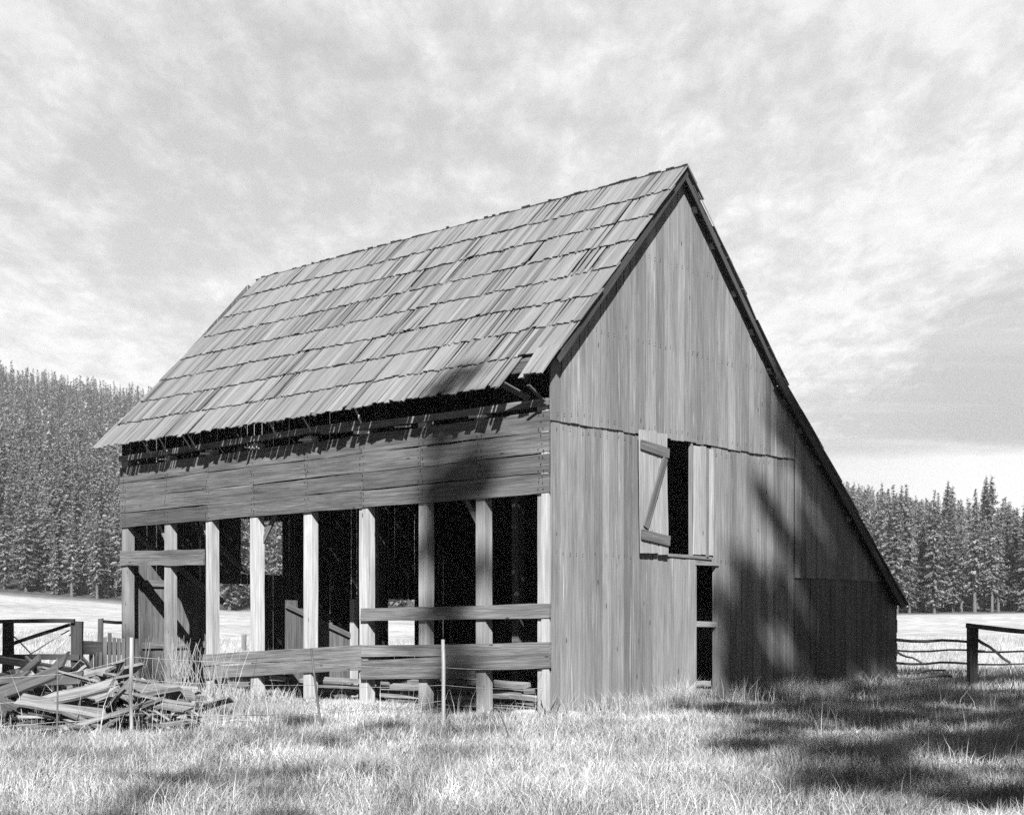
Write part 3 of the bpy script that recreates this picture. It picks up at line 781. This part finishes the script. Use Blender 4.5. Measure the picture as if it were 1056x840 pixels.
# ------------------------------------------------------------------ conifers
def conifer(h, r, seed, dens=1.0, size=.55, bare=.12, low=False, crest=False):
    q = np.random.default_rng(seed); tris = []; tones = []
    z = h * bare; step = (.62 if crest else .95) / dens * (1.3 if low else 1)
    while z < h * .985:
        t = (z - h * bare) / (h * (1 - bare))
        env = (1 - t) ** .78 * min(1, .55 + t * 3.5)
        if crest: env = (1 - t ** 3.2) ** .8 * min(1, .35 + t * 1.6) * q.uniform(.6, 1.15)
        nb = 3 if low else int(q.integers(5, 8))
        if t > .85: nb = max(3, nb - 2)
        a0 = q.random() * 6.28
        for k in range(nb):
            a = a0 + k * 6.283 / nb + q.normal(0, .25); ln = r * env * q.uniform(.55, 1.18) + .12
            if q.random() < .08: ln *= 1.25
            droop = -.16 - .25 * (1 - t) + q.normal(0, .08); rise = .12
            nt_ = max(2, int((ln / size) * (1.6 if low else 3.2)) + 1)
            zz = z + q.normal(0, .15); bt = q.choice([.45, .8, 1.0, 1.2, 1.5])
            s = (np.arange(nt_) + .6) / nt_
            s = np.repeat(s, 1 if low else 2); m = len(s)
            rad = ln * s; cz = zz + rad * droop + rise * ln * s * s
            wob = q.normal(0, .16 * size, (m, 3))
            C = np.stack([np.cos(a) * rad, np.sin(a) * rad, cz], 1) + wob
            sz = size * (1.15 - .55 * s) * (1.35 if low else 1) * q.uniform(.7, 1.3, m) * (.55 + .45 * env)
            d1 = q.normal(0, .75, (m, 3)) * [1, 1, .3] + np.array([np.cos(a), np.sin(a), droop]) * 1.0
            d1 /= np.linalg.norm(d1, axis=1)[:, None]
            d2 = np.cross(d1, q.normal(0, .25, (m, 3)) + [0, 0, 1]); d2 /= np.linalg.norm(d2, axis=1)[:, None]
            A = C - d1 * sz[:, None] * .5 + d2 * sz[:, None] * .38; B = C - d1 * sz[:, None] * .5 - d2 * sz[:, None] * .38; D = C + d1 * sz[:, None] * .62 - [0, 0, .22 * size]
            tris.append(np.stack([A, B, D], 1)); tones.append(np.full(m, bt) * q.uniform(.8, 1.2, m))
        z += step * q.uniform(.7, 1.3) * (.55 + .6 * (1 - t))
    return np.concatenate(tris), np.concatenate(tones)
def crown_obj(name, T, tn, mat, parent=None):
    return np_mesh(name, T.reshape(-1, 3), np.arange(len(T) * 3), np.full(len(T), 3), mat, tn, parent)
def trunk_mb(h, r0, bare, limbs=True, seed=0):
    mb = MB(); k = 7
    mb.pole([(U(-.06, .06) * i, U(-.06, .06) * i, -.4 + (h + .2) * i / 6) for i in range(7)], r0, .04, k, U(.8, 1.2))
    if limbs:
        for i in range(10):
            z = h * bare * .5 + i * h * .05; a = U(0, 6.28); l = U(.5, 1.3)
            mb.pole([(0, 0, z), (math.cos(a) * l, math.sin(a) * l, z - .12 * l)], .05, .02, 4, 1)
    return mb
protos = []
specs = [(24, 3.9, .08, 'broad full-crowned conifer'), (22, 3.2, .10, 'slim pointed conifer'), (25, 3.6, .12, 'tall conifer with bare lower trunk'),
         (20, 3.8, .05, 'low-branched shaggy conifer'), (23, 3.0, .20, 'thin-crowned conifer on long pale trunk'), (17, 2.5, .04, 'young dense conifer'), (12, 2.2, .02, 'small bushy conifer')]
for i, (h, r, bare, desc) in enumerate(specs):
    T, tn = conifer(h, r, 20 + i, 1.25, .62, bare)
    root = empty('conifer', (0, 0, 0)); c = crown_obj('crown', T, tn, M_NEEDLE, root)
    t = trunk_mb(h * .96, .22 + h * .006, bare).build('trunk', M_BARK, root)
    protos.append((root, c, t, h, r, desc))
used = set()
def place_tree(i, x, y, s, label, group, tone=None):
    root, c, t, h, r, desc = protos[i]
    if i not in used:
        used.add(i); o, oc, ot = root, c, t
    else:
        o = root.copy(); col.objects.link(o)
        for ch in (c, t):
            n_ = ch.copy(); col.objects.link(n_); n_.parent = o
    o.location = (x, y, zs(x, y)); o.scale = (s * U(.88, 1.12), s * U(.88, 1.12), s); o.rotation_euler = (U(-.02, .02), U(-.02, .02), U(0, 6.28))
    tag(o, label, 'tree', group); return o
rt = random.Random(11)
def rows(px0, px1, n, y0, y1, minpx, spec, lab, group, sc_=(.85, 1.15)):
    pl = []
    tries = 0
    while len(pl) < n and tries < n * 60:
        tries += 1
        Y = y0 + (y1 - y0) * rt.random() ** 1.3; px = rt.uniform(px0, px1); x = (px - 528) / F * Y
        if any((x - a) ** 2 + (Y - b) ** 2 < minpx ** 2 for a, b in pl): continue
        pl.append((x, Y))
    for x, Y in pl:
        i = rt.choice(spec); place_tree(i, x, Y, rt.uniform(*sc_), f'{protos[i][5]} {lab}', group)
rows(-18, 128, 20, 250, 262, 2.6, [0, 2, 4, 4, 5, 6, 3], 'at the meadow edge left of the barn', 'conifers on the left meadow edge', (.6, 1.0))
rows(-18, 140, 60, 262, 380, 3.2, [0, 1, 2, 3], 'in the wood behind the left meadow edge', 'conifers in the left wood', (.8, 1.12))
rows(222, 305, 9, 250, 262, 2.6, [0, 2, 4, 5], 'at the meadow edge seen through the open barn', 'conifers seen through the barn', (.7, 1.0))
rows(222, 305, 18, 262, 350, 3.2, [0, 1, 2, 3], 'in the wood seen through the open barn', 'conifers in the wood seen through the barn', (.8, 1.1))
rows(915, 1075, 26, 250, 264, 2.6, [0, 2, 3, 4, 1], 'at the meadow edge right of the barn', 'conifers on the right meadow edge', (.7, 1.0))
rows(868, 1075, 75, 264, 380, 3.2, [0, 1, 2, 3], 'in the wood behind the right meadow edge', 'conifers in the right wood', (.85, 1.06))
# the forested slopes farther off, one mass
def forest(name, n, rngs, label):
    low = [conifer(22, 3.8, 60 + k, 1.1, 1.15, .05, True) for k in range(5)]
    Vs, Ts = [], []; pts = []
    for (p0, p1, y0, y1, cnt) in rngs:
        Yv = np.sqrt(rng.uniform(y0 ** 2, y1 ** 2, cnt)); px = rng.uniform(p0, p1, cnt); pts.append(np.stack([(px - 528) / F * Yv, Yv], 1))
    P = np.concatenate(pts); Z = zg(P[:, 0], P[:, 1])
    for k, (x, y) in enumerate(P):
        T, tn_ = low[k % 5]; s = rng.uniform(.6, 1.15); a = rng.random() * 6.28
        ca, sa = math.cos(a), math.sin(a); Q = T.copy()
        Q[..., 0], Q[..., 1] = (T[..., 0] * ca - T[..., 1] * sa) * s * 1.0, (T[..., 0] * sa + T[..., 1] * ca) * s * 1.0
        Q[..., 2] = T[..., 2] * s; Q += [x, y, Z[k] - .3]
        Vs.append(Q); Ts.append((.55 * tn_ + .45) * rng.choice([.55, .8, 1.0, 1.15, 1.35]))
    o = crown_obj(name, np.concatenate(Vs), np.concatenate(Ts), M_NEEDLE); tag(o, label, 'forest', kind='stuff'); return o
forest('forest', 0, [(-60, 200, 370, 1040, 1900), (200, 345, 340, 800, 260), (345, 870, 255, 420, 260), (840, 1100, 370, 1040, 1000)], 'distant conifer forest covering the slopes behind the meadow')
# tall trees standing behind the viewpoint; their shade falls on the barn and grass
def shade_tree(x, y, h, r, bare, dens, size, seed, label, tr=.3):
    T, tn = conifer(h, r, seed, dens, size, bare, False, True)
    root = empty('pine_tree', (x, y, zs(x, y))); crown_obj('crown', T, tn, M_NEEDLE, root)
    trunk_mb(h * .96, tr, bare, False).build('trunk', M_BARK, root); tag(root, label, 'tree', 'pines behind the viewpoint')
shade_tree(-1.0, -19.0, 40.6, 1.1, .82, .40, .7, 101, 'slender pine behind the viewpoint shading the roof edge', .09)
shade_tree(-9.2, -14.0, 38.2, 2.9, .68, .5, .9, 105, 'pine at the left shading the rail fence', .15)
TE = math.tan(SUN_EL)
def bough_pine(x, y, h, clumps, label, tr=.25, leaf=.34, cover=1.0, seed=1):
    """open pine: trunk, limbs and separate boughs of needles given as (x, y, z, radius)"""
    q = np.random.default_rng(seed); T = []; root = empty('pine_tree', (x, y, zs(x, y)))
    mb = MB(); mb.pole([(0, 0, -.4 + (h + .2) * i / 6) for i in range(7)], tr, .05, 8)
    for (cx_, cy_, cz_, r) in clumps:
        n = int(r * r * 150 * cover) + 6
        P = q.normal(0, 1, (n, 3)); P /= np.linalg.norm(P, axis=1)[:, None]; P *= (q.random(n) ** .5)[:, None] * r * q.uniform(.7, 1.25, (n, 1))
        C = P * [1.15, 1.0, .8] + [cx_ - x, cy_ - y, cz_]
        d1 = q.normal(0, 1, (n, 3)); d1 /= np.linalg.norm(d1, axis=1)[:, None]; d2 = np.cross(d1, q.normal(0, 1, (n, 3))); d2 /= np.linalg.norm(d2, axis=1)[:, None]
        sz = leaf * q.uniform(.6, 1.3, (n, 1)); T.append(np.stack([C - d1 * sz * .5 + d2 * sz * .35, C - d1 * sz * .5 - d2 * sz * .35, C + d1 * sz * .7], 1))
        e = Vector((cx_ - x, cy_ - y, cz_)); b0 = Vector((0, 0, min(h - .5, cz_ - .15 * math.hypot(e.x, e.y)))); mb.pole([b0, b0.lerp(e, .5) - Vector((0, 0, .1)), e], .05, .015, 5, 1, 0)
    T = np.concatenate(T); crown_obj('crown', T, q.uniform(.7, 1.3, len(T)), M_NEEDLE, root); mb.build('trunk', M_BARK, root)
    return tag(root, label, 'tree', 'pines behind the viewpoint')
def onto(px, py, yt):          # where a bough must hang at depth yt so that its shade reaches this spot of the gable
    rx, rz = (px - 528) / F, (645 - py) / F
    # intersect with the gable plane through the corner, along (gx, gy)
    t = (CX * gy - CY * gx) / (rx * gy - gx); X_, Y2, Z_ = rx * t, t, EYE + rz * t
    return X_, yt, Z_ + (Y2 - yt) * TE
rs2 = random.Random(5); cl = []
for (px, py, r) in [(813, 432, .45), (806, 455, .3), (838, 492, .5), (850, 520, .5), (862, 545, .5), (880, 575, .55), (894, 600, .6), (878, 615, .6), (905, 640, .6), (884, 655, .5), (852, 590, .5), (838, 612, .45), (858, 640, .5),
                    (796, 536, .28), (786, 512, .2), (768, 598, .35), (780, 622, .5), (762, 650, .6), (770, 680, .65), (788, 700, .5), (806, 612, .4), (820, 640, .4), (832, 668, .35), (845, 700, .5), (820, 708, .4), (760, 712, .4),
                    (862, 690, .4), (888, 690, .3), (914, 670, .4), (915, 620, .5), (826, 575, .35), (812, 560, .25), (832, 545, .25), (872, 628, .5), (900, 655, .4), (846, 655, .35)]:
    x_, y_, z_ = onto(px, py, -15 + rs2.uniform(-1.5, 1.5)); cl.append((x_, y_, z_, r * 1.2)); cl.append((x_ + rs2.uniform(-.1, .1), y_ + .8, z_ - .8 * TE, r * .9))
for k in range(120):          # the rest of the crown shades the grass
    Yg = rs2.uniform(12, 28.5); Xg = rs2.uniform(.085 * Yg + 1.2, .40 * Yg + 1.5); yt = -15 + rs2.uniform(-2.5, 2.5)
    if inside_barn(Xg, Yg, .1): continue
    cl.append((Xg, yt, (Yg - yt) * TE, rs2.choice([.3, .45, .6, .8])))
bough_pine(6.9, -15, 43, cl, 'large open pine behind the viewpoint shading the lean-to', .28, .34, 1.25, 2)
cl = [(13.2 + rs2.gauss(0, 2.6), -12 + rs2.uniform(-2, 2), rs2.uniform(29.5, 42), rs2.choice([.5, .8, 1.1])) for _ in range(75)]  # boughs of an unseen tree added to darken grass by the right fence
bough_pine(13.5, -12, 43, cl, 'unseen broad pine added at the right to darken the fence corner', .3, .5, .6, 3)
cl = [(-3.0 + rs2.gauss(0, 1.6), -14 + rs2.uniform(-1.5, 1.5), rs2.uniform(17.5, 27), rs2.choice([.2, .3, .4])) for _ in range(24)]
bough_pine(-3, -14, 27, cl, 'small pine behind the viewpoint shading the nearest grass', .12, .3, .6, 4)

# ------------------------------------------------------------------ air
HAZE = 0.00012
if HAZE:
    mb = MB(); s = 2700
    mb.loft([[(-s, -s, -3), (s, -s, -3), (s, s, -3), (-s, s, -3)], [(-s, -s, 215), (s, -s, 215), (s, s, 215), (-s, s, 215)]])
    hm, nt, out = new_mat('thin_haze'); pv = N(nt, 'ShaderNodeVolumePrincipled'); pv.inputs['Density'].default_value = HAZE
    pv.inputs['Color'].default_value = grey(.95); L(nt, pv.outputs[0], out.inputs['Volume'])
    hz = mb.build('haze', hm); tag(hz, 'thin pale haze lying over meadow and forest', 'haze', kind='stuff')

# ------------------------------------------------------------------ sky and sun
w = bpy.data.worlds.new('World'); sc.world = w; w.use_nodes = True
nt = w.node_tree; nt.nodes.clear()
out = N(nt, 'ShaderNodeOutputWorld'); bg = N(nt, 'ShaderNodeBackground'); bg.inputs['Strength'].default_value = .052
sky = N(nt, 'ShaderNodeTexSky'); sky.sky_type = 'NISHITA'; sky.sun_disc = False; sky.sun_elevation = SUN_EL
sky.sun_rotation = math.pi + SUN_AZ; sky.air_density = 1.0; sky.dust_density = 1.0
bw = N(nt, 'ShaderNodeRGBToBW'); L(nt, sky.outputs[0], bw.inputs[0])
tc = N(nt, 'ShaderNodeTexCoord'); sep = N(nt, 'ShaderNodeSeparateXYZ'); L(nt, tc.outputs['Generated'], sep.inputs[0])
zc = math_(nt, 'ADD', math_(nt, 'MAXIMUM', sep.outputs[2], 0.0), .10)
cmb = N(nt, 'ShaderNodeCombineXYZ'); L(nt, math_(nt, 'DIVIDE', sep.outputs[0], zc), cmb.inputs[0]); L(nt, math_(nt, 'DIVIDE', sep.outputs[1], zc), cmb.inputs[1])
def cn(scale, det, rough=.5, dist=0.0, loc=(0, 0, 0), sca=(1, 1, 1), rot=0.0):
    mp = N(nt, 'ShaderNodeMapping'); mp.inputs['Location'].default_value = loc; mp.inputs['Scale'].default_value = sca; mp.inputs['Rotation'].default_value = (0, 0, rot)
    L(nt, cmb.outputs[0], mp.inputs[0])
    n = N(nt, 'ShaderNodeTexNoise'); n.inputs['Scale'].default_value = scale; n.inputs['Detail'].default_value = det
    n.inputs['Roughness'].default_value = rough; n.inputs['Distortion'].default_value = dist
    L(nt, mp.outputs[0], n.inputs['Vector']); return n.outputs[0]
puff = cn(13, 12, .66, .2, sca=(1, .45, 1), rot=.35)
body = cn(1.1, 6, .55, .5, loc=(3.1, 1.7, 0), sca=(1, .7, 1), rot=.3)
wisp = cn(1.0, 8, .6, .8, loc=(9, 4, 0), sca=(.6, 1.6, 1), rot=-.5)
cov = math_(nt, 'ADD', mul(nt, body, .75), math_(nt, 'ADD', mul(nt, puff, .45), mul(nt, wisp, .35)))
# clouds thin out lower right of the view (clear band above the forest)
sx_ = N(nt, 'ShaderNodeMapRange'); sx_.inputs['From Min'].default_value = .12; sx_.inputs['From Max'].default_value = .30
L(nt, sep.outputs[0], sx_.inputs['Value'])
sz_ = N(nt, 'ShaderNodeMapRange'); sz_.inputs['From Min'].default_value = .25; sz_.inputs['From Max'].default_value = .13
L(nt, sep.outputs[2], sz_.inputs['Value'])
clear = mul(nt, sx_.outputs[0], sz_.outputs[0])
cov = math_(nt, 'SUBTRACT', cov, mul(nt, clear, .30))
cm = ramp(nt, cov, [(.62, 0.0), (.82, 1.0)])
streak = cn(1.0, 7, .55, .4, loc=(2.3, 7.1, 0), sca=(.35, 2.6, 1), rot=-.62)
cm = math_(nt, 'MAXIMUM', cm, mul(nt, mul(nt, ramp(nt, streak, [(.50, 0.0), (.66, 1.0)]), clear), .75))
# low bank of cloud just over the right-hand forest
bk = N(nt, 'ShaderNodeMath', operation='ADD')
bn = N(nt, 'ShaderNodeTexNoise'); bn.inputs['Scale'].default_value = 14; bn.inputs['Detail'].default_value = 5; L(nt, tc.outputs['Generated'], bn.inputs['Vector'])
L(nt, sep.outputs[2], bk.inputs[0]); L(nt, mul(nt, bn.outputs[0], .014), bk.inputs[1])
bank = N(nt, 'ShaderNodeMapRange'); bank.inputs['From Min'].default_value = .124; bank.inputs['From Max'].default_value = .118
L(nt, bk.outputs[0], bank.inputs['Value'])
bankm = mul(nt, bank.outputs[0], sx_.outputs[0])
# cloud fades out overhead and behind the viewpoint, where the sky is dimmed to weaken the fill light
ahead = N(nt, 'ShaderNodeMapRange'); ahead.inputs['From Min'].default_value = .15; ahead.inputs['From Max'].default_value = .75
ahead.interpolation_type = 'SMOOTHSTEP'
L(nt, sep.outputs[1], ahead.inputs['Value'])
cloudmask = mul(nt, cm, ahead.outputs[0])
deep = mul(nt, bw.outputs[0], .14)
pale = mul(nt, math_(nt, 'POWER', bw.outputs[0], .08), 3.3)
mk = N(nt, 'ShaderNodeMix'); L(nt, ahead.outputs[0], mk.inputs[0]); L(nt, deep, mk.inputs[2]); pale = mul(nt, pale, math_(nt, 'SUBTRACT', 1.0, mul(nt, clear, .28))); L(nt, pale, mk.inputs[3]); skyv = mk.outputs[0]
cloudv = math_(nt, 'ADD', mul(nt, ramp(nt, puff, [(.36, 0.0), (.66, 1.0)]), .95), 4.6)
mx = N(nt, 'ShaderNodeMix'); L(nt, cloudmask, mx.inputs[0]); L(nt, skyv, mx.inputs[2]); L(nt, cloudv, mx.inputs[3])
mx2 = N(nt, 'ShaderNodeMix'); L(nt, mul(nt, bankm, 1.0), mx2.inputs[0]); L(nt, mx.outputs[0], mx2.inputs[2]); mx2.inputs[3].default_value = 5.3
hi = N(nt, 'ShaderNodeMapRange'); hi.inputs['From Min'].default_value = .27; hi.inputs['From Max'].default_value = .45
hi.inputs['To Min'].default_value = 1.04; hi.inputs['To Max'].default_value = .92
L(nt, math_(nt, 'SUBTRACT', sep.outputs[2], mul(nt, sep.outputs[0], .18)), hi.inputs['Value'])
L(nt, mul(nt, mx2.outputs[0], hi.outputs[0]), bg.inputs[0]); L(nt, bg.outputs[0], out.inputs[0])

sd_ = bpy.data.lights.new('sun', 'SUN'); sd_.energy = 5.0; sd_.angle = R(.53); sd_.color = (1, 1, 1)
so = bpy.data.objects.new('sun', sd_); col.objects.link(so)
dirv = Vector((-math.sin(SUN_AZ) * math.cos(SUN_EL), math.cos(SUN_AZ) * math.cos(SUN_EL), -math.sin(SUN_EL)))
dirv = Vector((math.sin(SUN_AZ) * math.cos(SUN_EL), math.cos(SUN_AZ) * math.cos(SUN_EL), -math.sin(SUN_EL)))
so.rotation_euler = dirv.to_track_quat('-Z', 'Y').to_euler(); so.location = (0, -10, 40)

cd = bpy.data.cameras.new('camera'); cam = bpy.data.objects.new('camera', cd); col.objects.link(cam)
cam.location = (0, 0, EYE); cam.rotation_euler = (math.pi / 2, 0, 0)
cd.sensor_width = 36; cd.lens = F / 1056 * 36; cd.shift_y = (645 - 420) / 1056; cd.clip_end = 9000; cd.clip_start = .05
sc.camera = cam
sc.view_settings.view_transform = 'Standard'; sc.view_settings.look = 'None'; sc.view_settings.gamma = 1
sc.view_settings.exposure = 1.68
sc.cycles.max_bounces = 6; sc.cycles.diffuse_bounces = 3; sc.cycles.transmission_bounces = 3; sc.cycles.volume_bounces = 0
sc.cycles.use_denoising = False; sc.cycles.sample_clamp_indirect = 6
